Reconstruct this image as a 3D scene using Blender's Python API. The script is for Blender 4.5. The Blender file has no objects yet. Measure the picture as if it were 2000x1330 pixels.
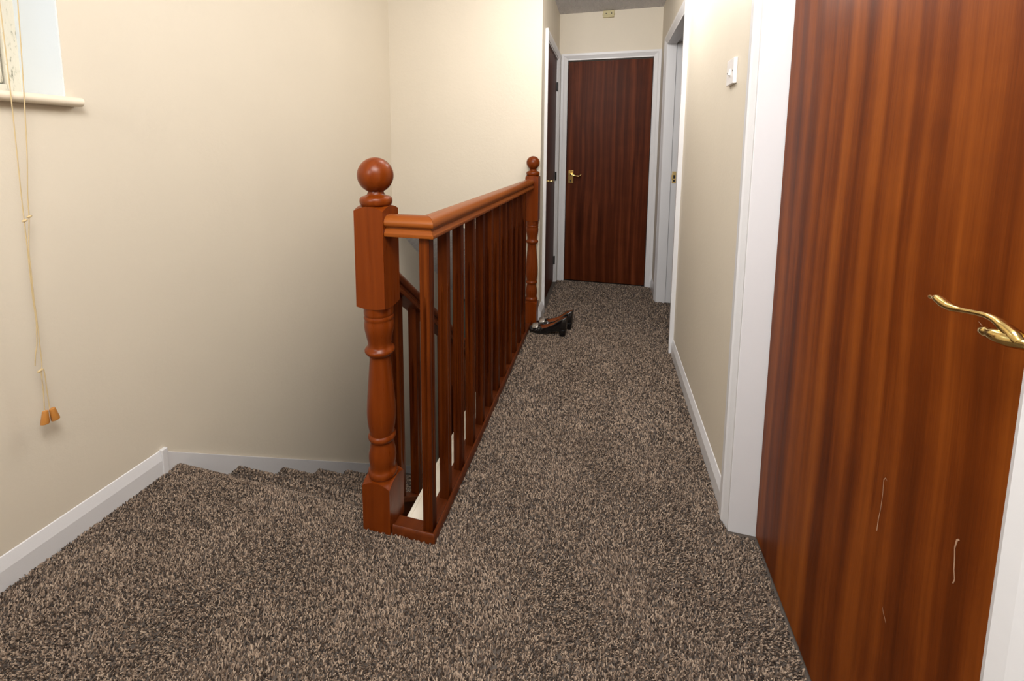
import bpy, bmesh, math, random
import numpy as np
from mathutils import Vector, Matrix

random.seed(4)
rng = np.random.default_rng(4)
S = bpy.context.scene
COL = S.collection
PI = math.pi

# ------------------------------------------------------------------ camera
cam = bpy.data.cameras.new('camera')
cam.sensor_width = 36.0
cam.lens = 827.75 / 2000 * 36.0
cam.shift_x = (1000 - 966.68) / 2000
cam.shift_y = (382.70 - 665) / 2000
cam.clip_start = 0.02
camo = bpy.data.objects.new('camera', cam)
COL.objects.link(camo)
yaw, pitch, roll = .2583, .1058, .0037
fwd = Vector((-math.sin(yaw) * math.cos(pitch), math.cos(yaw) * math.cos(pitch), -math.sin(pitch)))
rgt = Vector((math.cos(yaw), math.sin(yaw), 0))
upv = rgt.cross(fwd)
rr = math.cos(roll) * rgt + math.sin(roll) * upv
uu = -math.sin(roll) * rgt + math.cos(roll) * upv
camo.matrix_world = Matrix(((rr.x, uu.x, -fwd.x, 0), (rr.y, uu.y, -fwd.y, 0), (rr.z, uu.z, -fwd.z, 1.1979), (0, 0, 0, 1)))
S.camera = camo

# ------------------------------------------------------------------ world, lights, exposure
W = bpy.data.worlds.new('sky')
S.world = W
W.use_nodes = True
W.node_tree.nodes['Background'].inputs[0].default_value = (.80, .90, 1.0, 1)
W.node_tree.nodes['Background'].inputs[1].default_value = 1.4

def area(name, loc, size, power, col, rot=(0, 0, 0)):
    l = bpy.data.lights.new(name, 'AREA')
    l.shape = 'RECTANGLE'
    l.size, l.size_y = size
    l.energy = power
    l.color = col
    o = bpy.data.objects.new(name, l)
    o.location = loc
    o.rotation_euler = rot
    COL.objects.link(o)
    return o

area('ceiling_bounce_light', (-.10, .12, 2.26), (.9, .8), 54, (1.0, .985, .96), (math.radians(46), 0, 0))
area('back_bounce_light', (-.95, -1.22, 1.95), (1.0, .8), 27, (1.0, .985, .96), (math.radians(78), 0, math.radians(-20)))
def fill_point(name, loc, power, rad, col=(1.0, .97, .93)):
    l = bpy.data.lights.new(name, 'POINT')
    l.energy = power
    l.shadow_soft_size = rad
    l.color = col
    o = bpy.data.objects.new(name, l)
    o.location = loc
    COL.objects.link(o)

fill_point('landing_fill_light', (-.42, 1.80, 2.2), 14, .16)  # unseen light added to lift the right wall and stairwell
fill_point('passage_fill_light', (0, 2.3, 2.08), 16, .12)  # unseen light added to brighten the far end of the passage

S.view_settings.view_transform = 'Standard'
S.view_settings.look = 'None'
S.view_settings.exposure = 0.0
S.view_settings.gamma = 1.0
S.view_settings.use_curve_mapping = False

# ------------------------------------------------------------------ materials
def mat(name, color=(.8, .8, .8), rough=.5, metal=0.0, spec=.5, coat=0.0):
    m = bpy.data.materials.new(name)
    m.use_nodes = True
    b = m.node_tree.nodes['Principled BSDF']
    b.inputs['Base Color'].default_value = (*color, 1)
    b.inputs['Roughness'].default_value = rough
    b.inputs['Metallic'].default_value = metal
    b.inputs['Specular IOR Level'].default_value = spec
    b.inputs['Coat Weight'].default_value = coat
    b.inputs['Coat Roughness'].default_value = .12
    return m, m.node_tree.nodes, m.node_tree.links, b

def noise(nt, links, vec, scale, detail=3, rough=.5):
    n = nt.new('ShaderNodeTexNoise')
    n.inputs['Scale'].default_value = scale
    n.inputs['Detail'].default_value = detail
    n.inputs['Roughness'].default_value = rough
    links.new(vec, n.inputs['Vector'])
    return n.outputs['Fac']

def ramp(nt, links, fac, stops):
    r = nt.new('ShaderNodeValToRGB')
    e = r.color_ramp.elements
    e[0].position, e[0].color = stops[0][0], (*stops[0][1], 1)
    e[1].position, e[1].color = stops[-1][0], (*stops[-1][1], 1)
    for p, c in stops[1:-1]:
        k = e.new(p)
        k.color = (*c, 1)
    links.new(fac, r.inputs['Fac'])
    return r.outputs['Color']

def bump(nt, links, height, strength, dist, bsdf):
    b = nt.new('ShaderNodeBump')
    b.inputs['Strength'].default_value = strength
    b.inputs['Distance'].default_value = dist
    links.new(height, b.inputs['Height'])
    links.new(b.outputs['Normal'], bsdf.inputs['Normal'])

def mapping(nt, links, src, scale, loc=(0, 0, 0), rot=(0, 0, 0)):
    m = nt.new('ShaderNodeMapping')
    m.inputs['Scale'].default_value = scale
    m.inputs['Location'].default_value = loc
    m.inputs['Rotation'].default_value = rot
    links.new(src, m.inputs['Vector'])
    return m.outputs['Vector']

def math_node(nt, links, op, a, b):
    m = nt.new('ShaderNodeMath')
    m.operation = op
    for i, v in enumerate((a, b)):
        if isinstance(v, (int, float)):
            m.inputs[i].default_value = v
        else:
            links.new(v, m.inputs[i])
    return m.outputs[0]

def paint(name, col, var, rough, bscale, bstr, bdist):
    m, nt, lk, b = mat(name, col, rough)
    tc = nt.new('ShaderNodeTexCoord').outputs['Object']
    f = noise(nt, lk, tc, 1.7, 4, .6)
    c = ramp(nt, lk, f, [(.3, tuple(x * (1 - var) for x in col)), (.7, col)])
    lk.new(c, b.inputs['Base Color'])
    bump(nt, lk, noise(nt, lk, tc, bscale, 4, .6), bstr, bdist, b)
    return m

M = {}
M['wall'] = paint('cream_wall_paint', (.685, .617, .507), .04, .55, 60, .18, .004)
M['white'] = paint('white_gloss_paint', (.695, .69, .705), .03, .28, 35, .15, .003)
M['reveal'] = paint('white_emulsion', (.69, .74, .77), .02, .6, 50, .1, .003)
M['sillpaint'] = paint('cream_gloss_paint', (.80, .70, .56), .04, .35, 40, .1, .002)
m, nt, lk, b = mat('grimy_frame_paint', (.70, .66, .55), .4)
tc = nt.new('ShaderNodeTexCoord').outputs['Object']
g1 = noise(nt, lk, mapping(nt, lk, tc, (160, 160, 45)), 1.0, 3, .6)
lk.new(ramp(nt, lk, g1, [(.25, (.16, .16, .12)), (.34, (.52, .50, .40)), (.42, (.70, .66, .55)), (1, (.73, .70, .60))]), b.inputs['Base Color'])
bump(nt, lk, g1, .4, .003, b)
M['frame'] = m
M['apron'] = paint('cream_undercoat', (.80, .74, .62), .03, .5, 40, .1, .002)

m, nt, lk, b = mat('stippled_ceiling', (.90, .87, .875), .8)
tc = nt.new('ShaderNodeTexCoord').outputs['Object']
v = nt.new('ShaderNodeTexVoronoi')
v.inputs['Scale'].default_value = 85
lk.new(tc, v.inputs['Vector'])
h = math_node(nt, lk, 'ADD', v.outputs['Distance'], noise(nt, lk, tc, 120, 3, .6))
bump(nt, lk, h, 1.0, .02, b)
M['artex'] = m

def wood(name, stops, grain='Z', rough=.32, stripe=26, contrast=1.0, spec=.5, coat=.0, pores=.5, bstr=.06):
    m, nt, lk, b = mat(name, stops[1][1], rough, 0, spec, coat)
    co = nt.new('ShaderNodeTexCoord').outputs['Object']
    info = nt.new('ShaderNodeObjectInfo')
    off = nt.new('ShaderNodeVectorMath')
    off.operation = 'MULTIPLY_ADD'
    off.inputs[1].default_value = (1, 1, 1)
    lk.new(co, off.inputs[0])
    cmb = nt.new('ShaderNodeCombineXYZ')
    r10 = math_node(nt, lk, 'MULTIPLY', info.outputs['Random'], 9.0)
    for i in range(3):
        lk.new(r10, cmb.inputs[i])
    lk.new(cmb.outputs[0], off.inputs[2])
    src = off.outputs[0]
    def sc(a, l):
        return {'Z': (a, a, l), 'Y': (a, l, a), 'X': (l, a, a)}[grain]
    # slow wander of the stripes
    wan = nt.new('ShaderNodeTexNoise')
    wan.inputs['Scale'].default_value = 1.0
    wan.inputs['Detail'].default_value = 1
    lk.new(mapping(nt, lk, src, sc(2.2, 1.3)), wan.inputs['Vector'])
    wv = nt.new('ShaderNodeVectorMath')
    wv.operation = 'MULTIPLY_ADD'
    wv.inputs[1].default_value = (.05, .05, .0)
    lk.new(wan.outputs['Color'], wv.inputs[0])
    lk.new(src, wv.inputs[2])
    src2 = wv.outputs[0]
    f1 = noise(nt, lk, mapping(nt, lk, src2, sc(stripe, .35)), 1.0, 2.5, .55)
    f2 = noise(nt, lk, mapping(nt, lk, src2, sc(stripe * 4.2, .9)), 1.0, 3, .6)
    f3 = noise(nt, lk, mapping(nt, lk, src2, sc(420, 9)), 1.0, 2, .5)
    f4 = noise(nt, lk, mapping(nt, lk, src2, sc(6, 9)), 1.0, 3, .6)
    a = math_node(nt, lk, 'MULTIPLY', f1, .70)
    a = math_node(nt, lk, 'ADD', a, math_node(nt, lk, 'MULTIPLY', f2, .14))
    a = math_node(nt, lk, 'ADD', a, math_node(nt, lk, 'MULTIPLY', f3, .10 * pores * 2))
    a = math_node(nt, lk, 'ADD', a, math_node(nt, lk, 'MULTIPLY', f4, .10))
    a = math_node(nt, lk, 'MULTIPLY_ADD', math_node(nt, lk, 'SUBTRACT', a, .52), contrast)
    a.node.inputs[2].default_value = .5
    lk.new(ramp(nt, lk, a, stops), b.inputs['Base Color'])
    rg = nt.new('ShaderNodeMapRange')
    rg.inputs['To Min'].default_value = rough - .06
    rg.inputs['To Max'].default_value = rough + .10
    lk.new(f2, rg.inputs['Value'])
    lk.new(rg.outputs[0], b.inputs['Roughness'])
    bump(nt, lk, f3, bstr, .002, b)
    return m

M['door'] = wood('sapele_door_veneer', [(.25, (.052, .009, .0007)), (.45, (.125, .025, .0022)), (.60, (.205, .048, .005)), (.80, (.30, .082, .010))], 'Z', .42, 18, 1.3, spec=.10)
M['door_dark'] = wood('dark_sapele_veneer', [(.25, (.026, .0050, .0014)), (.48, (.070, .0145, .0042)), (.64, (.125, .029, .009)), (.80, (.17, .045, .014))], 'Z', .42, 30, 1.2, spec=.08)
PW = [(.2, (.055, .0085, .0008)), (.5, (.140, .0245, .0018)), (.85, (.215, .045, .004))]
M['post'] = wood('stained_newel_wood', PW, 'Z', .28, 40, .8, pores=.7, spec=.22)
M['rail'] = wood('stained_handrail_wood', [(.2, (.090, .018, .0020)), (.5, (.205, .050, .0060)), (.85, (.35, .108, .016))], 'Y', .30, 40, .8, spec=.28)
M['railx'] = wood('stained_handrail_return_wood', [(.2, (.090, .018, .0020)), (.5, (.205, .050, .0060)), (.85, (.35, .108, .016))], 'X', .30, 40, .8, spec=.28)
M['baluster'] = wood('stained_baluster_wood_shaded', [(.2, (.018, .0024, .0003)), (.42, (.052, .0085, .0009)), (.62, (.105, .021, .0022)), (.85, (.20, .048, .006))], 'Z', .36, 55, 1.3, spec=.12)  # same stained wood as the posts, darkened to carry the balusters' shade
M['base'] = wood('stained_base_wood', [(.2, (.045, .0075, .0012)), (.5, (.105, .021, .0032)), (.85, (.18, .042, .007))], 'Y', .36, 40, .8, spec=.3)

def simple(key, name, col, rough, metal=0, spec=.5, coat=0, bs=None):
    m, nt, lk, b = mat(name, col, rough, metal, spec, coat)
    tc = nt.new('ShaderNodeTexCoord').outputs['Object']
    f = noise(nt, lk, tc, bs or 40, 3)
    lk.new(ramp(nt, lk, f, [(.3, tuple(x * .92 for x in col)), (.7, col)]), b.inputs['Base Color'])
    M[key] = m
    return m

simple('brass', 'polished_brass', (.80, .58, .22), .16, 1.0, bs=90)
simple('brass_dull', 'worn_brass', (.80, .58, .24), .42, .8, bs=90)
simple('steel_dark', 'dark_hinge_metal', (.03, .028, .028), .4, .6)
simple('plastic', 'white_switch_plastic', (.80, .77, .75), .35)
simple('oldplastic', 'yellowed_plastic', (.55, .48, .27), .45)
simple('black', 'black_dot', (.012, .012, .012), .5)
simple('patent', 'black_patent_leather', (.004, .004, .005), .12, 0, .6, .8)
simple('lining', 'brown_leather_lining', (.28, .085, .027), .5)
simple('tan', 'tan_leather_lining', (.50, .17, .055), .5)
simple('silver', 'pewter_ornament', (.46, .43, .39), .30, .85)
simple('cord', 'cream_cord', (.60, .46, .25), .8)
simple('toggle', 'varnished_toggle_wood', (.50, .21, .045), .4)
simple('groundwall', 'ground_floor_paint', (.10, .13, .11), .6)
simple('scuff', 'pale_scuff', (.42, .25, .16), .6)
simple('backing', 'underlay', (.10, .08, .066), .9)

m, nt, lk, b = mat('window_glass', (1, 1, 1), .05)
tr = nt.new('ShaderNodeBsdfTransparent')
gl = nt.new('ShaderNodeBsdfGlossy')
gl.inputs['Roughness'].default_value = .03
fr = nt.new('ShaderNodeFresnel')
fr.inputs['IOR'].default_value = 1.45
mx = nt.new('ShaderNodeMixShader')
lk.new(fr.outputs[0], mx.inputs[0])
lk.new(tr.outputs[0], mx.inputs[1])
lk.new(gl.outputs[0], mx.inputs[2])
lk.new(mx.outputs[0], nt['Material Output'].inputs['Surface'])
M['glass'] = m

# carpet yarn: each tuft is an island with a yarn colour of its own
m, nt, lk, b = mat('carpet_yarn', (.2, .16, .13), .95, 0, .1)
geo = nt.new('ShaderNodeNewGeometry')
c = ramp(nt, lk, geo.outputs['Random Per Island'], [(0, (.021, .0135, .0098)), (.28, (.061, .041, .029)), (.52, (.158, .110, .079)), (.78, (.300, .218, .158)), (1, (.47, .362, .272))])
lk.new(c, b.inputs['Base Color'])
b.inputs['Sheen Weight'].default_value = .15
M['yarn'] = m

# ------------------------------------------------------------------ geometry helpers
def link(name, me, mats, parent=None, kind=None, smooth=None, bevel=0, seg=2):
    o = bpy.data.objects.new(name, me)
    COL.objects.link(o)
    if not isinstance(mats, (list, tuple)):
        mats = [mats]
    for mm in mats:
        me.materials.append(M[mm])
    if smooth is not None:
        me.shade_smooth()
        me.set_sharp_from_angle(angle=math.radians(smooth))
    if bevel:
        md = o.modifiers.new('bevel', 'BEVEL')
        md.width = bevel
        md.segments = seg
        md.limit_method = 'ANGLE'
        md.angle_limit = math.radians(35)
        md.harden_normals = False
    if parent:
        o.parent = parent
    if kind:
        o['kind'] = kind
    return o

class MB:
    def __init__(s):
        s.v, s.f, s.m = [], [], []
    def add(s, vs, fs, mi=0):
        n = len(s.v)
        s.v += [tuple(p) for p in vs]
        s.f += [tuple(i + n for i in f) for f in fs]
        s.m += [mi] * len(fs)
        return s
    def box(s, x0, x1, y0, y1, z0, z1, mi=0):
        vs = [(x, y, z) for x in (x0, x1) for y in (y0, y1) for z in (z0, z1)]
        return s.add(vs, [(0, 1, 3, 2), (4, 6, 7, 5), (0, 4, 5, 1), (2, 3, 7, 6), (0, 2, 6, 4), (1, 5, 7, 3)], mi)
    def prism(s, poly, axis, a0, a1, mi=0):
        """poly in the other two axes (x<y<z order) extruded along axis; a0/a1 may be functions of a poly point (mitres)"""
        n = len(poly)
        def P(p, a):
            a = a(p) if callable(a) else a
            return {'x': (a, p[0], p[1]), 'y': (p[0], a, p[1]), 'z': (p[0], p[1], a)}[axis]
        vs = [P(p, a0) for p in poly] + [P(p, a1) for p in poly]
        fs = [tuple(range(n)), tuple(range(2 * n - 1, n - 1, -1))] + [(i, i + n, (i + 1) % n + n, (i + 1) % n) for i in range(n)]
        return s.add(vs, fs, mi)
    def lathe(s, prof, c, n=32, mi=0):
        """prof: list of (r, z); axis vertical through c"""
        vs = []
        for r, z in prof:
            for k in range(n):
                a = 2 * PI * k / n
                vs.append((c[0] + r * math.cos(a), c[1] + r * math.sin(a), c[2] + z))
        fs = []
        for i in range(len(prof) - 1):
            for k in range(n):
                k2 = (k + 1) % n
                fs.append((i * n + k, i * n + k2, (i + 1) * n + k2, (i + 1) * n + k))
        fs.append(tuple(range(n - 1, -1, -1)))
        fs.append(tuple((len(prof) - 1) * n + k for k in range(n)))
        return s.add(vs, fs, mi)
    def tube(s, pts, rad, n=10, mi=0, flat=None):
        """sweep of circles (or ellipses: flat = ratio of the second axis) along points; rad number or list"""
        pts = [Vector(p) for p in pts]
        if not isinstance(rad, (list, tuple)):
            rad = [rad] * len(pts)
        vs = []
        t0 = (pts[1] - pts[0]).normalized()
        nrm = Vector((0, 0, 1)) if abs(t0.z) < .8 else Vector((1, 0, 0))
        for i, p in enumerate(pts):
            t = (pts[min(i + 1, len(pts) - 1)] - pts[max(i - 1, 0)]).normalized()
            b = t.cross(nrm).normalized()
            nrm = b.cross(t).normalized()
            for k in range(n):
                a = 2 * PI * k / n
                vs.append(p + nrm * math.cos(a) * rad[i] + b * math.sin(a) * rad[i] * (flat[i] if flat else 1))
        fs = []
        for i in range(len(pts) - 1):
            for k in range(n):
                k2 = (k + 1) % n
                fs.append((i * n + k, i * n + k2, (i + 1) * n + k2, (i + 1) * n + k))
        fs.append(tuple(range(n - 1, -1, -1)))
        fs.append(tuple((len(pts) - 1) * n + k for k in range(n)))
        return s.add(vs, fs, mi)
    def mesh(s, name):
        me = bpy.data.meshes.new(name)
        me.from_pydata(s.v, [], s.f)
        me.polygons.foreach_set('material_index', s.m)
        bm = bmesh.new()
        bm.from_mesh(me)
        bmesh.ops.recalc_face_normals(bm, faces=bm.faces)
        bm.to_mesh(me)
        bm.free()
        return me
    def obj(s, name, mats, parent=None, **k):
        return link(name, s.mesh(name), mats, parent, **k)

def empty(name, loc=(0, 0, 0), label=None, cat=None, kind=None, group=None):
    o = bpy.data.objects.new(name, None)
    o.location = loc
    COL.objects.link(o)
    if label: o['label'] = label
    if cat: o['category'] = cat
    if kind: o['kind'] = kind
    if group: o['group'] = group
    return o

def smooth_pts(pts, n):
    """Catmull-Rom through pts"""
    P = [Vector(p) for p in pts]
    P = [P[0] * 2 - P[1]] + P + [P[-1] * 2 - P[-2]]
    out = []
    for i in range(1, len(P) - 2):
        for k in range(n):
            t = k / n
            a, b_, c_, d = P[i - 1], P[i], P[i + 1], P[i + 2]
            out.append(.5 * ((2 * b_) + (c_ - a) * t + (2 * a - 5 * b_ + 4 * c_ - d) * t * t + (3 * b_ - a - 3 * c_ + d) * t ** 3))
    out.append(P[-2])
    return out

def interp(x, xs, ys):
    return float(np.interp(x, xs, ys))

# ------------------------------------------------------------------ key planes (metres; floor z = 0, passage runs along +y)
XL, XP, XR = -1.562, -.44, .411       # stair wall, passage left wall, right wall
YE, Y1 = 3.878, 2.8765                # end of passage, end of stairwell
ZC = 2.389
YN, GO, RISE = 1.155, .258, .207      # landing edge, going and rise of the stairs
ZG = -13 * RISE                       # ground floor
AX = -.59                             # stairwell side of the passage floor
SLOPE = .80

# ------------------------------------------------------------------ floor
fl = empty('floor', kind='structure')
f = MB()
f.box(-1.80, 2.0, -1.3, YN - .02, -.25, 0)
f.box(AX, 2.0, YN - .02, 4.1, -.25, 0)
f.obj('carpet_backing', 'backing', fl)
nb = MB()
ny = YN - .02
poly = [(ny, 0)] + [(ny + .02 * math.sin(a), -.02 + .02 * math.cos(a)) for a in np.linspace(0, PI, 9)] + [(ny, -.04)]
nb.prism(poly, 'x', XL + .012, -.60)
nb.obj('landing_nosing', 'backing', fl, smooth=40)

def pile(name, pts, nrm, parent, size, height):
    """tufts: one small three sided pyramid each; all in one mesh"""
    n = len(pts)
    P = np.asarray(pts, float)
    N = np.asarray(nrm, float)
    # slow lean pattern of trodden pile
    x, y = P[:, 0], P[:, 1]
    low = np.sin(x * 7.1 + 1.3 * np.sin(y * 4.7)) * np.sin(y * 5.3 + 1.7 * np.sin(x * 3.9)) + .6 * np.sin(x * 17 + y * 9) * np.sin(y * 13 - x * 5)
    ang = rng.uniform(0, 2 * PI, n)
    lean = np.stack([.35 * rng.normal(size=n) + .26 * low, .35 * rng.normal(size=n) - .38 * low, np.zeros(n)], 1)
    lean -= N * np.sum(lean * N, 1, keepdims=True)
    hgt = height * rng.uniform(.75, 1.2, n)
    tip = P + N * hgt[:, None] + lean * height
    t1 = np.cross(N, np.array([1.0, 0.1, 0.05]))
    t1 /= np.linalg.norm(t1, axis=1, keepdims=True)
    t2 = np.cross(N, t1)
    r = size * rng.uniform(.8, 1.25, n)
    V = np.zeros((n, 6, 3))
    for k in range(3):
        a = ang + k * 2 * PI / 3
        d = np.cos(a)[:, None] * t1 + np.sin(a)[:, None] * t2
        V[:, k] = P + d * r[:, None]
        V[:, 3 + k] = tip + d * (r * .55)[:, None]
    V = V.reshape(-1, 3)
    base = (np.arange(n) * 6)[:, None]
    F4 = np.array([[0, 1, 4, 3], [1, 2, 5, 4], [2, 0, 3, 5]])
    quads = (base[:, :, None] + F4[None]).reshape(n, 12)
    tris = base + np.array([[3, 4, 5]])
    loops = np.concatenate([quads, tris], 1).ravel()
    tot = np.tile([4, 4, 4, 3], n)
    me = bpy.data.meshes.new(name)
    me.vertices.add(len(V))
    me.vertices.foreach_set('co', V.ravel().astype(np.float32))
    me.loops.add(len(loops))
    me.loops.foreach_set('vertex_index', loops.astype(np.int32))
    me.polygons.add(len(tot))
    starts = np.concatenate([[0], np.cumsum(tot)[:-1]])
    me.polygons.foreach_set('loop_start', starts.astype(np.int32))
    me.update(calc_edges=True)
    me.validate()
    return link(name, me, 'yarn', parent, kind='stuff')

def scatter(x0, x1, y0, y1, dens):
    n = int((x1 - x0) * (y1 - y0) * dens)
    return np.stack([rng.uniform(x0, x1, n), rng.uniform(y0, y1, n)], 1)

def flat_pile(name, rects, parent, size, height):
    pts = []
    for x0, x1, y0, y1, z, d in rects:
        q = scatter(x0, x1, y0, y1, d)
        pts.append(np.concatenate([q, np.full((len(q), 1), z)], 1))
    P = np.concatenate(pts)
    # nothing grows under the newel post and the base rail
    keep = ~((P[:, 0] > -.72) & (P[:, 0] < -.615) & (P[:, 1] > 1.079) & (P[:, 1] < 1.19))
    keep &= ~((P[:, 0] > -.63) & (P[:, 0] < -.471) & (P[:, 1] > 1.083) & (P[:, 1] < 2.9) & (P[:, 2] > -.01))
    P = P[keep]
    N = np.tile([0, 0, 1.0], (len(P), 1))
    return pile(name, P, N, parent, size, height)

XS = XL + .012
flat_pile('carpet_pile', [(XS, .398, .28, YN - .02, 0, 80000), (.398, .475, .5, 1.36, 0, 80000), (-.474, .398, YN - .02, 1.75, 0, 66000)], fl, .0023, .0072)
flat_pile('carpet_pile', [(-.474, .398, 1.75, 2.88, 0, 36000), (-.42, .398, 2.88, YE, 0, 20000), (.398, .70, 2.68, 3.5, 0, 14000)], fl, .0034, .0072)
# pile around the landing nosing
n = 13000
a = rng.uniform(0, PI * .95, n)
x = rng.uniform(XS, -.70, n)
P = np.stack([x, ny + .02 * np.sin(a), -.02 + .02 * np.cos(a)], 1)
pile('nosing_pile', P, np.stack([np.zeros(n), np.sin(a), np.cos(a)], 1), fl, .0024, .0070)

# ------------------------------------------------------------------ walls and ceilings
w = MB()
OY0, OY1, OZ0, OZ1 = -.05, .915, 1.351, 2.15      # window opening
w.box(XL - .25, XL, -1.3, 5.4, ZG - .1, OZ0 - .026)
w.box(XL - .25, XL, -1.3, OY0, OZ0 - .026, ZC + .1)
w.box(XL - .25, XL, OY1, 5.4, OZ0 - .026, ZC + .1)
w.box(XL - .25, XL, OY0, OY1, OZ1, ZC + .1)
w.obj('wall_left', 'wall', kind='structure')

w = MB()
w.prism([(XL, .64), (AX, .64), (AX, -.25), (XP, -.25), (XP, ZC), (XL, ZC)], 'y', Y1, Y1 + .11)
w.obj('wall_stairwell', 'wall', kind='structure')

w = MB()
DL0, DL1 = 3.075, 3.815           # passage left door opening
w.box(XP - .10, XP, Y1 + .11, DL0 - .03, 0, ZC)
w.box(XP - .10, XP, DL1 + .03, YE + .05, 0, ZC)
w.box(XP - .10, XP, DL0 - .03, DL1 + .03, 2.015, ZC)
w.obj('wall_passage', 'wall', kind='structure')

w = MB()
w.box(XP - .10, -.385, YE, YE + .1, 0, ZC)
w.box(.378, 2.0, YE, YE + .1, 0, ZC)
w.box(-.385, .378, YE, YE + .1, 2.02, ZC)
w.box(-1.56, AX, YE + .1, YE + .14, .70, ZC)
w.box(AX, 2.0, YE + .1, YE + .14, -.25, ZC)
w.obj('wall_end', 'wall', kind='structure')

NY0, NY1 = .497, 1.375            # near right door opening
FY0, FY1 = 2.66, 3.50             # far right doorway opening
w = MB()
w.box(XR, XR + .11, -1.3, NY0 - .02, 0, ZC)
w.box(XR, XR + .11, NY1 + .02, FY0 - .02, 0, ZC)
w.box(XR, XR + .11, FY1 + .02, YE, 0, ZC)
w.box(XR, XR + .11, NY0 - .02, NY1 + .02, 2.03, ZC)
w.box(XR, XR + .11, FY0 - .02, FY1 + .02, 2.02, ZC)
w.obj('wall_right', 'wall', kind='structure')
w = MB()
w.box(1.9, 2.0, -1.3, YE + .1, 0, ZC)
w.box(XR + .11, 1.9, 2.0, 2.1, 0, ZC)
w.obj('wall_side_room', 'wall', kind='structure')
w = MB()
w.box(-1.8, 2.0, -1.4, -1.3, -.25, ZC)
w.obj('wall_back', 'wall', kind='structure')
w = MB()
w.box(-1.8, 2.0, -1.4, YE + .14, ZC, ZC + .1)
w.obj('ceiling', 'artex', kind='structure')

# stairwell below the passage
w = MB()
w.prism([(Y1 + .003, .64), (4.35, .64 - .74 * 1.4735), (4.6, .64 - .74 * 1.4735), (4.6, .75), (Y1 + .003, .75)], 'x', XL, AX)
w.obj('ceiling_soffit', 'artex', kind='structure')
w = MB()
w.box(XL - .25, AX + .2, 4.48, 4.60, ZG - .1, .75)
w.box(AX, AX + .2, 3.95, 4.60, -.25, .75)
w.obj('wall_ground', 'groundwall', kind='structure')
w = MB()
w.box(AX, AX + .1, YN - .05, 5.4, ZG - .1, -.25)
w.box(XL, AX, YN - .14, YN - .05, ZG - .1, -.25)
w.obj('wall_understair', 'wall', kind='structure')
w = MB()
w.box(XL - .25, AX + .1, YN - .14, 5.4, ZG - .2, ZG - .1)
w.obj('floor_ground', 'backing', kind='structure')
w = MB()
w.box(AX, -.533, 1.15, Y1, -.06, .002)
w.box(AX - .012, AX, 1.15, Y1, -.25, .002)
w.obj('trim_1', 'apron', kind='structure', bevel=.002)

# ------------------------------------------------------------------ skirting boards
def skirt_poly(x, sgn, h=.097, hb=.060, t=.012):
    return [(x, 0), (x + sgn * t, 0), (x + sgn * t, hb), (x + sgn * .003, h - .002), (x, h)]
b_ = MB()
b_.prism(skirt_poly(XL, 1), 'y', -1.3, 1.105)
b_.obj('baseboard_left', 'white', kind='structure', bevel=.0012)
b_ = MB()
b_.prism(skirt_poly(XR, -1, .092), 'y', 1.437, 2.60)
b_.prism(skirt_poly(XR, -1, .092), 'y', -1.3, .44)
b_.prism(skirt_poly(XR, -1, .092), 'y', 3.565, YE)
b_.obj('baseboard_right', 'white', kind='structure', bevel=.0012)
b_ = MB()
b_.prism(skirt_poly(XP, 1, .105, .062, .020), 'y', Y1 - .015, 3.02)
b_.obj('baseboard_passage', 'white', kind='structure', bevel=.0012)
b_ = MB()
b_.box(-1.55, 0.411, -1.3, -1.288, 0, .095)
b_.obj('baseboard_back', 'white', kind='structure', bevel=.003)

# ------------------------------------------------------------------ window in the stair wall
wd = empty('window_1', (XL, .45, OZ0), kind='structure')
def child(o, p):
    o.parent = p
    o.matrix_parent_inverse = Matrix.Translation(-Vector(p.location))
    return o
w = MB()
w.box(XL - .25, XL - .002, OY1 - .004, OY1 + .004, OZ0, OZ1)
w.box(XL - .25, XL - .002, OY0 - .004, OY0, OZ0, OZ1)
w.box(XL - .25, XL - .002, OY0, OY1, OZ1 - .004, OZ1)
for q in w.v: pass
child(w.obj('window_reveal', 'reveal'), wd)
w = MB()
pr = [(XL - .25, OZ0 - .026), (XL - .25, OZ0), (-1.530, OZ0)] + [(-1.530 + .013 * math.sin(t), OZ0 - .013 + .013 * math.cos(t)) for t in np.linspace(.3, PI - .3, 7)] + [(-1.530, OZ0 - .026)]
w.prism([p for p in pr if p[0] <= XL] + [(XL, OZ0), (XL, OZ0 - .026)][:0] + [(XL + .0, OZ0), (XL + .0, OZ0 - .026)], 'y', OY0, OY1)
w.prism([(XL, OZ0 - .026), (XL, OZ0)] + pr[2:], 'y', OY0 - .03, OY1 + .018)
child(w.obj('window_sill', 'sillpaint', smooth=50), wd)
w = MB()
fx0, fx1 = XL - .235, XL - .178
w.box(fx0, fx1, OY1 - .035, OY1, OZ0, OZ1 - .004)
w.box(fx0, fx1, OY0, OY0 + .035, OZ0, OZ1 - .004)
w.box(fx0, fx1, OY0 + .035, OY1 - .035, OZ0, OZ0 + .04)
w.box(fx0, fx1, OY0 + .035, OY1 - .035, OZ1 - .044, OZ1 - .004)
child(w.obj('window_frame', 'frame', bevel=.004), wd)
w = MB()
sx0, sx1 = XL - .225, XL - .19
y0, y1 = OY0 + .038, OY1 - .038
w.box(sx0, sx1, y1 - .04, y1, OZ0 + .043, OZ1 - .047)
w.box(sx0, sx1, y0, y0 + .04, OZ0 + .043, OZ1 - .047)
w.box(sx0, sx1, y0 + .04, y1 - .04, OZ0 + .043, OZ0 + .085)
w.box(sx0, sx1, y0 + .04, y1 - .04, OZ1 - .09, OZ1 - .047)
child(w.obj('window_sash', 'frame', bevel=.004), wd)
w = MB()
w.box(sx0 + .012, sx0 + .016, y0 + .038, y1 - .038, OZ0 + .083, OZ1 - .088)
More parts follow.
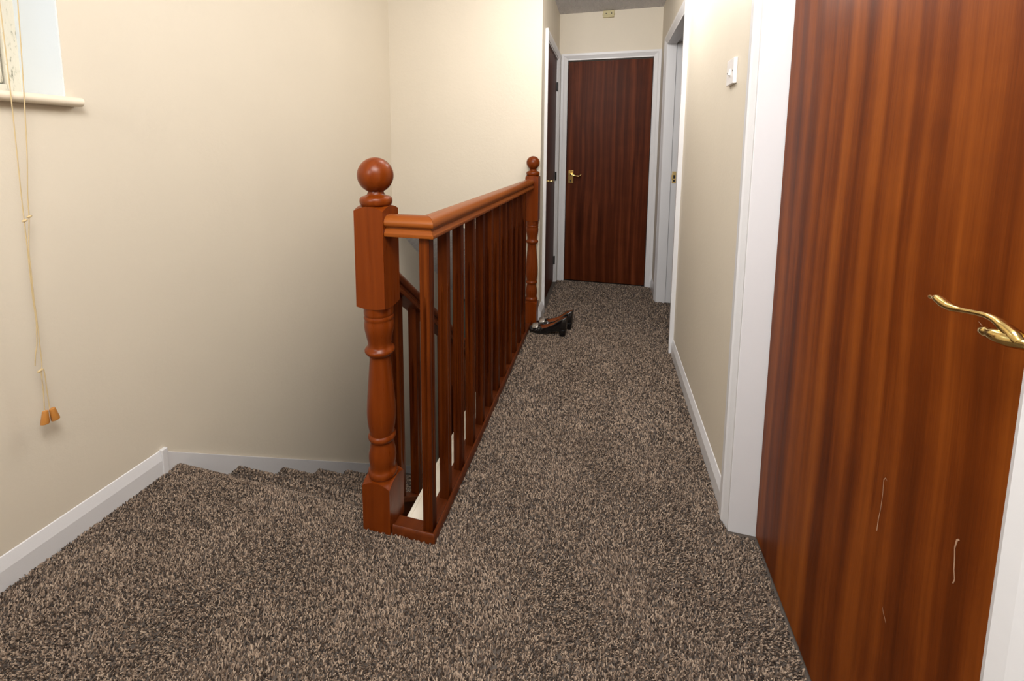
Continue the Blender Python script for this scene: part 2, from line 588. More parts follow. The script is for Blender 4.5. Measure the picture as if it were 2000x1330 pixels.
child(w.obj('window_pane', 'glass'), wd)

# ------------------------------------------------------------------ doors
def arch_poly(o, i, x, sgn, th=.018):
    """architrave section in (x, y): o outer y, i inner y, on wall plane x, thick at the outer edge"""
    d = 1 if i > o else -1
    return [(x, o), (x + sgn * th, o), (x + sgn * th, o + d * .022), (x + sgn * (th - .004), o + d * .030), (x + sgn * .005, i - d * .004), (x + sgn * .002, i), (x, i)]

def lever_handle(parent, plate, pts, rads, boss, flat=None, tip=None):
    h = plate.obj('door_handle', 'brass', parent, smooth=35, bevel=.0012)
    t = MB()
    t.tube(smooth_pts(pts, 6), [interp(k, range(len(rads)), rads) for k in np.linspace(0, len(rads) - 1, (len(pts) - 1) * 6 + 1)], 14)
    for b in boss:
        t.tube(*b)
    if tip:
        t.tube(*tip)
    t.obj('lever', 'brass', h, smooth=50)
    return h

# door_1: at the end of the passage
d1 = empty('door_1', kind='structure')
w = MB()
w.box(-.357, .347, YE + .006, YE + .046, .012, 1.979)
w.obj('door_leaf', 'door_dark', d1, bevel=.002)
w = MB()
w.box(-.385, -.361, YE - .004, YE + .10, 0, 2.012)
w.obj('door_jamb', 'white', d1, bevel=.002)
w = MB()
w.box(.351, .378, YE - .004, YE + .10, 0, 2.012)
w.obj('door_jamb', 'white', d1, bevel=.002)
w = MB()
w.box(-.361, .351, YE - .004, YE + .10, 1.990, 2.02)
w.obj('door_head', 'white', d1, bevel=.002)
def aprof(o, i, th=.018):   # (x, y) against the end wall (front is -y)
    d = 1 if i > o else -1
    return [(o, YE), (o, YE - th), (o + d * .02, YE - th), (o + d * .028, YE - th + .004), (i - d * .004, YE - .006), (i, YE - .004), (i, YE)]
w = MB()
w.prism(aprof(-.419, -.362), 'z', 0, lambda p: 2.0 + (-.362 - p[0]) * .8)
w.obj('architrave', 'white', d1)
w = MB()
w.prism(aprof(.409, .352), 'z', 0, lambda p: 2.0 + (p[0] - .352) * .8)
w.obj('architrave', 'white', d1)
w = MB()
hp = [(YE, 2.0), (YE - .004, 2.0), (YE - .006, 2.004), (YE - .014, 2.02), (YE - .018, 2.028), (YE - .018, 2.0456), (YE, 2.0456)]
vs0 = [(-.362 - (p[1] - 2.0) / .8, p[0], p[1]) for p in hp]
vs1 = [(.352 + (p[1] - 2.0) / .8, p[0], p[1]) for p in hp]
k = len(hp)
w.add(vs0 + vs1, [tuple(range(k)), tuple(range(2 * k - 1, k - 1, -1))] + [(i, i + k, (i + 1) % k + k, (i + 1) % k) for i in range(k)])
w.obj('architrave', 'white', d1)
pl = MB()
pl.box(-.339, -.293, YE - .001, YE + .008, .911, 1.027)
fy = YE - .045
lever_handle(d1, pl, [(-.316, YE, .990), (-.316, YE - .03, .990), (-.312, fy, .990), (-.290, fy - .004, .986), (-.262, fy - .002, .978), (-.240, fy, .979), (-.228, fy, .986), (-.222, fy, .994)],
             [.010, .009, .009, .0065, .006, .0065, .0075, .004], [([(-.316, YE, .990), (-.316, YE - .012, .990)], .013, 16)])
w = MB()
w.tube([(-.316, YE - .0005, .935), (-.316, YE - .003, .935)], .006, 12)
w.box(-.319, -.313, YE - .003, YE - .0005, .918, .935)
w.obj('keyhole', 'black', d1.children[-1])

# door_2: left wall of the passage
d2 = empty('door_2', kind='structure')
w = MB()
w.box(XP - .052, XP - .012, DL0 + .003, DL1 - .003, .012, 1.985)
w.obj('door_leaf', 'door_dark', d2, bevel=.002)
for yy in ((DL0 - .03, DL0), (DL1, DL1 + .03)):
    w = MB()
    w.box(XP - .10, XP, *yy, 0, 2.015)
    w.obj('door_jamb', 'white', d2, bevel=.002)
w = MB()
w.box(XP - .10, XP, DL0, DL1, 1.99, 2.015)
w.obj('door_head', 'white', d2, bevel=.002)
w = MB()
w.prism(arch_poly(3.02, DL0 - .002, XP, 1, .021), 'z', 0, lambda p: 2.0 + (DL0 - .002 - p[1]) * .8)
w.obj('architrave', 'white', d2)
w = MB()
w.prism(arch_poly(YE - .02, DL1 + .002, XP, 1, .018), 'z', 0, lambda p: 2.0 + (p[1] - DL1 - .002) * .8)
w.obj('architrave', 'white', d2)
w = MB()
hp = [(XP, 2.0), (XP + .004, 2.0), (XP + .006, 2.004), (XP + .014, 2.02), (XP + .018, 2.028), (XP + .018, 2.042), (XP, 2.042)]
k = len(hp)
vs0 = [(p[0], DL0 - .002 - (p[1] - 2) / .8, p[1]) for p in hp]
vs1 = [(p[0], DL1 + .002 + (p[1] - 2) / .8, p[1]) for p in hp]
w.add(vs0 + vs1, [tuple(range(k)), tuple(range(2 * k - 1, k - 1, -1))] + [(i, i + k, (i + 1) % k + k, (i + 1) % k) for i in range(k)])
w.obj('architrave', 'white', d2)
for z in (1.76, .975, .207):
    w = MB()
    w.tube([(XP - .004, DL1 - .004, z - .038), (XP - .004, DL1 - .004, z + .038)], .007, 10)
    w.obj('hinge', 'steel_dark', d2)
px = XP - .012
pl = MB()
pl.box(px, px + .008, 3.17, 3.212, .90, 1.015)
fx = XP + .042
lever_handle(d2, pl, [(px, 3.19, .972), (px + .03, 3.19, .972), (fx, 3.193, .972), (fx + .003, 3.215, .970), (fx + .002, 3.245, .968), (fx, 3.275, .972), (fx, 3.29, .978)],
             [.010, .008, .0085, .0065, .006, .007, .005], [([(px, 3.19, .972), (px + .018, 3.19, .972)], .012, 16)])

# door_3: near right, closed
d3 = empty('door_3', kind='structure')
DX = .481
w = MB()
w.box(DX, DX + .042, NY0 + .004, NY1 - .005, .010, 2.0)
w.obj('door_leaf', 'door', d3, bevel=.002)
for yy in ((NY0 - .02, NY0), (NY1, NY1 + .02)):
    w = MB()
    w.box(XR - .006, XR + .11, *yy, 0, 2.03)
    w.obj('door_jamb', 'white', d3, bevel=.0015)
w = MB()
w.box(XR - .004, XR + .11, NY0, NY1, 2.004, 2.03)
w.obj('door_head', 'white', d3, bevel=.0015)
w = MB()
w.prism(arch_poly(1.437, NY1 + .003, XR, -1, .018), 'z', 0, lambda p: 2.02 + (p[1] - NY1) * .8)
w.obj('architrave', 'white', d3)
w = MB()
w.prism([(XR, .440), (XR - .018, .440), (XR - .018, .458), (XR - .024, .474), (XR - .027, .490), (XR - .024, NY0), (XR, NY0)], 'z', 0, 2.02)
w.obj('architrave', 'white', d3)
w = MB()
w.box(XR - .016, XR, .47, 1.40, 2.02, 2.07)
w.obj('architrave', 'white', d3, bevel=.003)
pl = MB()
pl.box(DX - .006, DX, .528, .572, .93, 1.05)
lx = .431
lever_handle(d3, pl,
             [(lx, .6965, 1.0022), (lx, .692, 1.0028), (lx, .6865, 1.0035), (lx, .679, 1.0045), (lx, .668, 1.0022), (lx, .656, 1.0010), (lx, .640, 1.0035), (lx, .622, 1.0072), (lx, .606, 1.0098), (lx, .593, 1.0095), (lx, .582, 1.0065), (lx + .002, .572, 1.001), (lx + .004, .566, .996)],
             [.0014, .0030, .0036, .0058, .0066, .0052, .0036, .0034, .0038, .0048, .0062, .0078, .0072],
             [([(lx + .048, .553, .999), (lx + .030, .558, .998), (lx + .012, .565, .996), (lx, .575, .995), (lx - .002, .584, .994), (lx - .003, .590, .9935), (lx - .003, .5915, .9935), (lx - .003, .596, .993), (lx - .003, .6015, .9925), (lx - .003, .6030, .9925)],
               [.010, .0088, .0088, .0090, .0082, .0074, .0062, .0066, .0062, .0045], 16)])
def scratch(pts, wdt):
    w = MB()
    vs, fs = [], []
    for i, (y, z) in enumerate(pts):
        k = wdt * (.5 + .5 * random.random())
        vs += [(DX - .0003, y - k, z), (DX - .0003, y + k, z)]
        if i:
            fs.append((2 * i - 2, 2 * i - 1, 2 * i + 1, 2 * i))
    w.add(vs, fs)
    w.obj('scuff_mark', 'scuff', d3)
scratch([(.822, .637), (.826, .640), (.830, .633), (.829, .61), (.830, .58), (.833, .555), (.834, .532)], .0011)
scratch([(.672, .672), (.675, .668), (.677, .655), (.675, .64), (.674, .625), (.671, .612), (.673, .604)], .0016)
scratch([(.80, .42), (.795, .412), (.788, .404)], .001)
scratch([(.685, .976), (.678, .972)], .0008)

# door_4: far right doorway, open
d4 = empty('door_4', kind='structure')
for yy in ((FY0 - .02, FY0), (FY1, FY1 + .02)):
    w = MB()
    w.box(XR - .004, XR + .065, *yy, 0, 2.0)
    w.obj('door_jamb', 'white', d4, bevel=.0015)
    w = MB()
    y_ = (yy[0] - .0, yy[1] - .012) if yy[0] < 3 else (yy[0] + .012, yy[1] + .0)
    w.box(XR + .067, XR + .11, *y_, 0, 2.012)
    w.obj('door_rebate', 'white', d4, bevel=.0015)
w = MB()
w.box(XR - .004, XR + .065, FY0, FY1, 1.998, 2.02)
w.box(XR + .067, XR + .11, FY0, FY1, 2.010, 2.022)
w.obj('door_head', 'white', d4, bevel=.0015)
w = MB()
w.prism(arch_poly(2.60, FY0 - .002, XR, -1, .024), 'z', 0, lambda p: 2.01 + (FY0 - p[1]) * .8)
w.obj('architrave', 'white', d4)
w = MB()
w.prism(arch_poly(3.56, FY1 + .002, XR, -1, .018), 'z', 0, lambda p: 2.01 + (p[1] - FY1) * .8)
w.obj('architrave', 'white', d4)
w = MB()
hp = [(XR, 2.008), (XR - .004, 2.008), (XR - .006, 2.012), (XR - .014, 2.028), (XR - .018, 2.036), (XR - .018, 2.055), (XR, 2.055)]
vs0 = [(p[0], FY0 - .002 - (p[1] - 2.008) / .8, p[1]) for p in hp]
vs1 = [(p[0], FY1 + .002 + (p[1] - 2.008) / .8, p[1]) for p in hp]
w.add(vs0 + vs1, [tuple(range(k)), tuple(range(2 * k - 1, k - 1, -1))] + [(i, i + k, (i + 1) % k + k, (i + 1) % k) for i in range(k)])
w.obj('architrave', 'white', d4)
w = MB()
sy = FY1 + .012
w.box(.486, .515, sy - .002, sy, .955, 1.045)
w.box(.482, .490, sy - .008, sy, .985, 1.02)
sp = w.obj('strike_plate', 'brass_dull', d4, bevel=.001)
w = MB()
w.box(.495, .508, sy - .003, sy - .0015, .990, 1.018)
w.box(.495, .508, sy - .003, sy - .0015, .966, .980)
w.obj('latch_hole', 'black', sp)
# its leaf stands open inside the side room
w = MB()
w.box(XR + .115, XR + .155, 2.12, 2.655, .012, 1.99)
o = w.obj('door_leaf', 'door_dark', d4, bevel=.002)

# ------------------------------------------------------------------ staircase
st = empty('staircase', (-1.1, YN, 0), 'flight of stairs in grey brown carpet going down from the landing beside the cream wall', 'stairs')
SX0, SX1 = XS, -.69
for k in range(1, 13):
    yb, yf, z = YN + GO * (k - 1) - .03, YN + GO * k - .02, -RISE * k
    w = MB()
    r = .02
    prof = [(yb, z - RISE - .02), (yb, z), (yf, z)] + [(yf + r * math.sin(t), z - r + r * math.cos(t)) for t in np.linspace(.3, PI, 7)] + [(yf - .004, z - 2 * r), (yf - .004, z - RISE - .02)]
    w.prism(prof, 'x', SX0, SX1)
    stp = child(w.obj('step', 'backing', smooth=40), st)
    if k <= 6:
        d = 26000 if k < 4 else 16000
        sz = .0037 if k < 4 else .0046
        q = scatter(SX0, SX1, yb + .03, yf, d)
        P = np.concatenate([q, np.full((len(q), 1), z)], 1)
        n = int((SX1 - SX0) * .063 * d)
        a = rng.uniform(0, PI, n)
        P2 = np.stack([rng.uniform(SX0, SX1, n), yf + r * np.sin(a), z - r + r * np.cos(a)], 1)
        N = np.concatenate([np.tile([0, 0, 1.0], (len(P), 1)), np.stack([np.zeros(n), np.sin(a), np.cos(a)], 1)])
        p_ = pile('carpet_pile', np.concatenate([P, P2]), N, stp, sz, .0072)
ys, ye_ = 1.105, 4.35
w = MB()
top = lambda y: .088 - SLOPE * (y - 1.10)
w.prism([(ys, top(ys) - .0), (ye_, top(ye_)), (ye_, top(ye_) - .42), (YN + .3, -.42), (ys, -.30)], 'x', XL, XL + .012)
child(w.obj('wall_string', 'white', bevel=.0015), st)
w = MB()
w.box(XL, XL + .016, 1.088, 1.108, 0, .100)
child(w.obj('string_end_block', 'white', bevel=.002), st)
w = MB()
cap = lambda y: -.012 - SLOPE * (y - 1.25)
w.prism([(1.19, cap(1.19) - .0225), (ye_, cap(ye_) - .0225), (ye_, cap(ye_) - .30), (1.19, cap(1.19) - .30)], 'x', -.688, -.650)
child(w.obj('inner_string', 'base', bevel=.002), st)

# ------------------------------------------------------------------ landing balustrade
lb = empty('landing_balustrade', (-.5, 1.9, 0), 'dark stained wooden balustrade along the landing with two ball topped newel posts', 'balustrade')

def newel(cx, cy, w_, zs=1.0, ball=.0535, top_z=1.178, bottom=0.0, low=0.0):
    h = w_ / 2
    n = MB()
    def block(z0, z1, arc_top, arc_bot):
        bm_n = 8
        # square block whose four faces end in shallow arcs (turner's shoulders)
        rows = []
        ring = []
        for side in range(4):
            for i in range(bm_n):
                t = -1 + 2 * i / bm_n
                p = {0: (t, -1), 1: (1, t), 2: (-t, 1), 3: (-1, -t)}[side]
                ring.append((p, 1 - t * t))
        m_ = len(ring)
        vb = [(cx + p[0] * h, cy + p[1] * h, z0 - arc_bot * a) for p, a in ring]
        vt = [(cx + p[0] * h, cy + p[1] * h, z1 + arc_top * a) for p, a in ring]
        ri = .74
        def inner(z):
            out = []
            for p, a in ring:
                l = math.hypot(*p)
                out.append((cx + p[0] / l * h * ri, cy + p[1] / l * h * ri, z))
            return out
        vti = inner(z1 + arc_top * 1.05)
        vbi = inner(z0 - arc_bot * 1.05)
        vs = vb + vt + vti + vbi
        fs = []
        for i in range(m_):
            j = (i + 1) % m_
            fs.append((i, j, m_ + j, m_ + i))
            fs.append((m_ + i, m_ + j, 2 * m_ + j, 2 * m_ + i))
            fs.append((3 * m_ + i, 3 * m_ + j, j, i))
        fs.append(tuple(2 * m_ + i for i in range(m_)))
        fs.append(tuple(3 * m_ + i for i in range(m_ - 1, -1, -1)))
        n.add(vs, fs)
    block(.732, 1.022, .013, .006)
    block(low, .150, .016, .0)
    r = h / .0475
    prof = [(.0340, .140), (.0440, .152), (.0445, .160), (.0430, .165), (.0425, .168), (.0455, .172), (.0460, .178), (.0455, .184), (.0420, .189), (.0400, .192), (.0395, .200),
            (.0415, .212), (.0430, .226), (.0425, .240), (.0395, .258), (.0360, .274), (.0345, .282), (.0350, .286), (.0405, .290), (.0432, .296), (.0432, .301), (.0400, .306), (.0375, .309),
            (.0385, .316), (.0420, .335), (.0445, .358), (.0450, .380), (.0440, .405), (.0415, .440), (.0380, .480), (.0350, .518), (.0325, .548), (.0322, .560), (.0330, .566), (.0405, .572), (.0460, .580),
            (.0462, .585), (.0430, .590), (.0375, .594), (.0355, .600), (.0365, .612), (.0405, .632), (.0440, .648), (.0455, .662), (.0450, .674), (.0435, .681), (.0440, .684), (.0458, .688), (.0450, .693), (.0435, .697), (.0450, .700), (.0455, .706), (.0455, .735)]
    n.lathe([(a * r, z) for a, z in prof], (cx, cy, 0), 36)
    np_ = child(n.obj('newel_post', 'post', smooth=38), lb)
    f_ = MB()
    rb = ball * r
    zc = top_z - rb
    neck = [(.030, 1.030), (.044, 1.036), (.0475, 1.042), (.0485, 1.049), (.0475, 1.056), (.043, 1.061), (.034, 1.0635), (.0265, 1.067), (.0245, 1.072), (.0255, 1.077), (.030, 1.080), (.0315, 1.084), (.030, 1.088), (.026, 1.090)]
    ballp = [(rb * math.sin(t), zc - rb * math.cos(t)) for t in np.linspace(.45, PI - .05, 18)]
    zz = ballp[0][1]
    f_.lathe([(a * r, z) for a, z in neck if z < zz] + ballp, (cx, cy, 0), 40)
    fo = f_.obj('ball_finial', 'post', np_, smooth=50)
    fo.matrix_parent_inverse = np_.matrix_world.inverted()
    return np_

bpy.context.view_layer.update()
newel(-.668, 1.131, .0945)
newel(-.483, 2.831, .0880, ball=.0480, top_z=1.165)

RC = -.499                     # handrail centre line
RP = [(0, .062), (.012, .0615), (.021, .058), (.028, .052), (.0325, .044), (.0330, .036), (.0305, .031), (.0290, .0295), (.0230, .0280), (.0225, .0225), (.0260, .0195), (.0285, .0150), (.0325, .010), (.0330, .004), (.031, 0)]
RP = [(-a, b) for a, b in RP[:0:-1]] + RP      # closed below by the flat underside
RZ = .949
w = MB()
sag = lambda z: z
poly = [(RC + u, RZ + v) for u, v in RP]
w.prism(poly, 'y', lambda p: 1.1225 - (p[0] - RC), 2.795)
child(w.obj('handrail', 'rail', smooth=32), lb)
w = MB()
w.prism([(1.122 + u, RZ + v) for u, v in RP], 'x', -.622, lambda p: RC - (p[0] - 1.122) - .0006)
child(w.obj('handrail_return', 'railx', smooth=32), lb)
w = MB()
w.box(-.533, -.4905, 1.1045, 2.79, 0, .015)
w.box(-.621, -.533, 1.1045, 1.147, 0, .015)
child(w.obj('base_rail', 'base', bevel=.0015), lb)
w = MB()
mp = [(0, 0), (.0115, 0), (.0120, .022), (.0105, .029), (.0070, .0330), (.0030, .0325), (.0004, .028)]
w.prism([(-.4850 + a, b) for a, b in mp], 'y', lambda p: 1.0985 - (p[0] + .4850), 2.79)
w.prism([(1.0985 - a, b) for a, b in mp][::-1], 'x', -.615, lambda p: -.4850 + (1.0985 - p[0]))
child(w.obj('edge_moulding', 'base', smooth=40), lb)

def baluster_mesh(z0, z1, ztop_slope=0.0):
    h, e, dep, q = .0158, .0050, .0075, .0
    lv = [(z0, 0, 0), (z0 + .115, 0, 0), (z0 + .135, 1, .5), (z0 + .16, 1, 1), (z1 - .225, 1, 1), (z1 - .20, 1, .5), (z1 - .175, 0, 0), (z1, 0, 0)]
    vs, fs = [], []
    for li, (z, wf, df) in enumerate(lv):
        ring = []
        for side in range(4):
            for t, d in ((-h, 0), (-e, 0), (-.001, 1), (.001, 1), (e, 0)):
                tt = t if abs(t) == h else (t * max(wf, .15))
                p = {0: (tt, -h + d * dep * df), 1: (h - d * dep * df, tt), 2: (-tt, h - d * dep * df), 3: (-h + d * dep * df, -tt)}[side]
                zz = z + (ztop_slope * p[1] if li in (0, len(lv) - 1) else 0)
                ring.append((*p, zz))
        vs += ring
    n = 20
    for i in range(len(lv) - 1):
        for k in range(n):
            k2 = (k + 1) % n
            fs.append((i * n + k, i * n + k2, (i + 1) * n + k2, (i + 1) * n + k))
    fs.append(tuple(range(n - 1, -1, -1)))
    fs.append(tuple((len(lv) - 1) * n + k for k in range(n)))
    w = MB().add(vs, fs)
    return w.mesh('baluster')

bmesh_ = baluster_mesh(.015, .951)
b0 = link('baluster', bmesh_, 'baluster', bevel=.001, seg=1)
b0.location = (-.5035, 1.123, 0)
child(b0, lb)
for i in range(1, 12):
    c = b0.copy()
    c.location = (-.5035, 1.123 + .136 * i, 0)
    COL.objects.link(c)

# ------------------------------------------------------------------ raking balustrade down the stairs
rb_ = empty('stair_balustrade', (-.667, 1.2, 0), 'sloping stair handrail with square balusters running down behind the large near newel post', 'balustrade')
SR = .784
cs = math.cos(math.atan(SR))
w = MB()
zb = lambda y: .768 - SR * (y - 1.178)
vs = []
yend = 4.2
for y in (1.179, yend):
    vs += [(-.667 + u, y, zb(y) + v / cs) for u, v in RP]
k = len(RP)
w.add(vs, [tuple(range(k)), tuple(range(2 * k - 1, k - 1, -1))] + [(i, i + k, (i + 1) % k + k, (i + 1) % k) for i in range(k)])
child(w.obj('handrail', 'base', smooth=32), rb_)
w = MB()
w.prism([(1.179, cap(1.179)), (yend, cap(yend)), (yend, cap(yend) - .022), (1.179, cap(1.179) - .022)], 'x', -.698, -.636)
child(w.obj('string_cap', 'base', bevel=.002), rb_)
ym = 1.2365
z0_, z1_ = cap(ym), zb(ym) + .004
rmesh = baluster_mesh(z0_, z1_, -SR)
r0 = link('baluster', rmesh, 'baluster', bevel=.001, seg=1)
r0.location = (-.667, ym, 0)
child(r0, rb_)
for i in range(1, 10):
    c = r0.copy()
    c.location = (-.667, ym + .134 * i, -.792 * .134 * i)
    COL.objects.link(c)

# ------------------------------------------------------------------ light switch
sw = empty('light_switch', (XR, 1.655, 1.47), 'white square light switch on the right wall next to the near door frame', 'switch')
w = MB()
w.box(XR - .012, XR, 1.612, 1.698, 1.428, 1.514)
child(w.obj('switch_plate', 'plastic', bevel=.002), sw)
w = MB()
w.prism([(XR - .012, 1.482), (XR - .013, 1.482), (XR - .0185, 1.460), (XR - .012, 1.459)], 'y', 1.649, 1.661)
child(w.obj('rocker', 'plastic', bevel=.0006), sw)
for y in (1.622, 1.688):
    w = MB()
    w.tube([(XR - .012, y, 1.471), (XR - .0128, y, 1.471)], .0025, 10)
    child(w.obj('screw', 'black'), sw)

# ------------------------------------------------------------------ twin terminal box under the ceiling
tb = empty('terminal_box', (-.028, YE, 2.36), 'small yellowed twin terminal box under the ceiling above the end door', 'wall box')
w = MB()
w.box(-.072, .018, YE - .022, YE, 2.331, 2.386)
w.box(-.078, .024, YE - .006, YE, 2.350, 2.366)
child(w.obj('box_body', 'oldplastic', bevel=.002), tb)
for x in (-.048, -.004):
    w = MB()
    w.tube([(x, YE - .022, 2.359), (x, YE - .026, 2.359)], .019, 24)
    w.tube([(x, YE - .026, 2.359), (x, YE - .028, 2.359)], .015, 24)
    c_ = child(w.obj('round_cap', 'oldplastic', smooth=40), tb)
    w = MB()
    w.tube([(x, YE - .0275, 2.359), (x, YE - .0285, 2.359)], .005, 12)
    s_ = w.obj('screw_hole', 'black')
    s_.parent = c_
    bpy.context.view_layer.update()
    s_.matrix_parent_inverse = c_.matrix_world.inverted()

# ------------------------------------------------------------------ blind pull cords
bc = empty('blind_cord', (-1.5, .78, 2.2), 'long cream blind cords knotted together with two wooden toggles hanging below the window', 'cord')
cx = -1.503
def strand(name, pts, r=.0014):
    w = MB()
    w.tube(smooth_pts([(cx + dx, y, z) for y, z, dx in pts], 5), r * .86, 7)
    return child(w.obj(name, 'cord', smooth=60), bc)
strand('cord', [(.757, 2.13, 0), (.762, 1.57, 0), (.763, 1.345, 0), (.764, 1.186, -.004), (.765, 1.078, -.008), (.766, 1.004, -.01), (.767, .927, -.012), (.7665, .876, -.012), (.7665, .793, -.012), (.768, .729, -.012), (.7665, .698, -.012), (.764, .66, -.012), (.759, .635, -.012), (.755, .601, -.012)])
strand('cord', [(.812, 2.13, 0), (.797, 1.585, .001), (.789, 1.348, .001), (.783, 1.186, -.002), (.777, 1.077, -.006), (.7755, 1.014, -.008), (.769, .927, -.0105), (.7685, .876, -.0105), (.768, .792, -.0105), (.7688, .736, -.0105), (.7690, .663, -.0105), (.7685, .595, -.0105), (.763, .583, -.011)])
strand('cord', [(.7655, .580, -.011), (.7655, .52, -.011), (.7635, .463, -.011)])
strand('cord', [(.7660, .583, -.010), (.7715, .580, -.010), (.7730, .52, -.010), (.7745, .460, -.010)])
def knot(y, z, dx):
    w = MB()
    w.tube([(cx + dx, y - .005, z - .002), (cx + dx, y - .003, z - .001), (cx + dx, y, z), (cx + dx, y + .003, z + .0015), (cx + dx, y + .006, z + .002)], [.0012, .0036, .0034, .0036, .0012], 9)
    child(w.obj('knot', 'cord', smooth=60), bc)
knot(.7665, 1.006, -.010)
knot(.7760, 1.016, -.008)
knot(.7630, .582, -.011)
for y, dx, tl in ((.7590, -.009, -.10), (.7770, -.006, .14)):
    w = MB()
    w.lathe([(.0040, .0185), (.0062, .0180), (.0066, .0165), (.0098, -.0160), (.0094, -.0180), (.0085, -.0185)], (0, 0, 0), 18)
    o = w.obj('toggle', 'toggle', smooth=35)
    o.matrix_world = Matrix.Translation((cx + dx, y + .003, .4455)) @ Matrix.Rotation(tl, 4, 'X')
    child(o, bc)

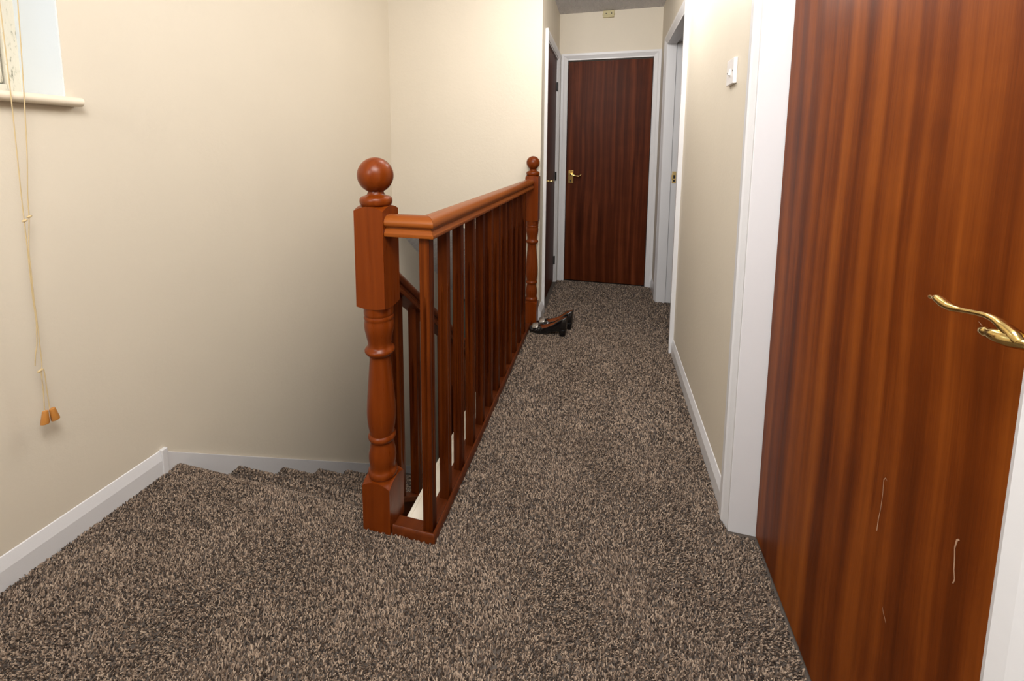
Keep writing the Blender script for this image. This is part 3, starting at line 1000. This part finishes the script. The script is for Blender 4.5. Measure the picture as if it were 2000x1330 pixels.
# ------------------------------------------------------------------ shoes
def shoe_meshes():
    ns, na = 44, 26
    Ls = .250
    hw = lambda s: interp(s, [0, .015, .05, .12, .22, .32, .45, .60, .75, .88, .96, .99, 1], [.004, .014, .024, .034, .0395, .0405, .037, .0325, .031, .030, .025, .017, .006])
    bot = lambda s: interp(s, [0, .1, .3, .4, .55, .70, .85, 1], [.009, .005, .004, .006, .014, .024, .034, .037])
    topz = lambda s: interp(s, [0, .05, .12, .22, .30, .36, .5, .65, .8, .92, 1], [.020, .031, .040, .050, .051, .041, .050, .070, .102, .119, .126])
    op = lambda s: interp(s, [0, .28, .30, .33, .38, .45, .6, .9, 1], [0, 0, .25, .55, .80, .88, .84, .60, .40])
    vs, fs = [], []
    for i in range(ns):
        s = (i / (ns - 1)) ** 1.0
        W_, B, T, O = hw(s), bot(s), topz(s), op(s)
        H = T - B
        k = 1 - O
        ctl = [(-O * W_, T), (-(O * .97 + k * .55) * W_, T - H * (.10 + .06 * k)), (-W_, B + H * .42), (-W_ * .93, B + H * .10), (-W_ * .70, B), (0, B)]
        half = smooth_pts([(a, b, 0) for a, b in ctl], 4)
        pts = [(p.x, p.y) for p in half]
        pts = pts + [(-a, b) for a, b in pts[-2::-1]]
        na = len(pts)
        for a, b in pts:
            vs.append((s * Ls, a, b))
    for i in range(ns - 1):
        for j in range(na - 1):
            fs.append((i * na + j, i * na + j + 1, (i + 1) * na + j + 1, (i + 1) * na + j))
    up = MB().add(vs, fs)
    up.f.append(tuple(range(na))); up.m.append(0)
    up.f.append(tuple((ns - 1) * na + j for j in range(na))); up.m.append(0)
    # insole
    iv, jf = [], []
    for i in range(30):
        s = .10 + .875 * i / 29
        W_, B = hw(s) * .86, bot(s) + .008
        iv += [(s * Ls, -W_, B + .002), (s * Ls, 0, B), (s * Ls, W_, B + .002)]
        if i:
            a = 3 * (i - 1)
            jf += [(a, a + 1, a + 4, a + 3), (a + 1, a + 2, a + 5, a + 4)]
    ins = MB().add(iv, jf)
    # heel
    hv, hf = [], []
    nl, nr = 7, 18
    for l in range(nl):
        f_ = l / (nl - 1)
        z = f_
        x0 = .790 + .020 * (1 - f_) ** .7
        x1 = .995 - .030 * (1 - f_)
        wy = .0300 - .002 * (1 - f_)
        for q in range(nr):
            a = 2 * PI * q / nr
            ca, sa = math.cos(a), math.sin(a)
            e = .55
            X = (x0 + x1) / 2 + (x1 - x0) / 2 * math.copysign(abs(ca) ** e, ca)
            Y = wy * math.copysign(abs(sa) ** e, sa)
            zt = bot(min(X, 1)) + .004
            hv.append((X * Ls, Y, z * zt))
    for l in range(nl - 1):
        for q in range(nr):
            q2 = (q + 1) % nr
            hf.append((l * nr + q, l * nr + q2, (l + 1) * nr + q2, (l + 1) * nr + q))
    hf.append(tuple(range(nr - 1, -1, -1)))
    hf.append(tuple((nl - 1) * nr + q for q in range(nr)))
    heel = MB().add(hv, hf)
    # sole under the forefoot
    sv, sf = [], []
    n2 = 22
    for i in range(n2):
        s = .02 + .50 * i / (n2 - 1)
        W_, B = hw(s) * .84, bot(s)
        z0 = max(0.0, B - .004)
        for y, z in ((-W_, z0), (W_, z0), (W_, B + .002), (-W_, B + .002)):
            sv.append((s * Ls, y, z))
        if i:
            a = 4 * (i - 1)
            for q in range(4):
                q2 = (q + 1) % 4
                sf.append((a + q, a + q2, a + 4 + q2, a + 4 + q))
    sf += [(3, 2, 1, 0), tuple(4 * (n2 - 1) + q for q in range(4))]
    sole = MB().add(sv, sf)
    # pewter ornament on the vamp: a puffed rounded square
    ov, of = [], []
    n3 = 20
    rings = [(.0165, 0), (.0180, .002), (.0172, .0045), (.0135, .0068), (.007, .0080), (.0, .0083)]
    for r_, z in rings:
        for q in range(n3):
            a = 2 * PI * q / n3
            ca, sa = math.cos(a), math.sin(a)
            ov.append((r_ * math.copysign(abs(ca) ** .55, ca), r_ * 1.05 * math.copysign(abs(sa) ** .55, sa), z))
    for l in range(len(rings) - 1):
        for q in range(n3):
            q2 = (q + 1) % n3
            of.append((l * n3 + q, l * n3 + q2, (l + 1) * n3 + q2, (l + 1) * n3 + q))
    of.append(tuple(range(n3 - 1, -1, -1)))
    orn = MB().add(ov, of)
    return up, ins, heel, sole, orn

def make_shoe(label):
    t = empty('court_shoe', (0, 0, 0), label, 'shoe', group='pair of black court shoes')
    up, ins, heel, sole, orn = shoe_meshes()
    o = up.obj('upper', ['patent', 'lining'], t, smooth=60)
    low = min(o.data.polygons, key=lambda p: p.center.z + 9 * abs(p.center.y) + 9 * abs(p.center.x - .06))
    if low.normal.z > 0:
        o.data.flip_normals()
    md = o.modifiers.new('thickness', 'SOLIDIFY')
    md.thickness = .0022
    md.offset = -1
    md.material_offset = 1
    md.material_offset_rim = 0
    ins.obj('insole', 'tan', t, smooth=60)
    heel.obj('heel', 'patent', t, smooth=40)
    sole.obj('sole', 'black', t, smooth=40)
    q = orn.obj('ornament', 'silver', t, smooth=60)
    q.location = (.044, -.012, .0430)
    q.rotation_euler = (.50, -.22, 0)
    q.scale = (1.25, 1.25, 1.1)
    return t

sh1 = make_shoe('black patent court shoe with square pewter ornament, nearer of the pair')
sh1.location = (-.470, 2.690, .008)
sh1.rotation_euler = (0, 0, -.06)
sh2 = empty('court_shoe', (-.443, 2.790, .007), 'black patent court shoe half hidden behind the nearer shoe by the balustrade', 'shoe', group='pair of black court shoes')
sh2.rotation_euler = (0, 0, .05)
for ch in list(sh1.children):
    c = ch.copy()
    COL.objects.link(c)
    c.parent = sh2
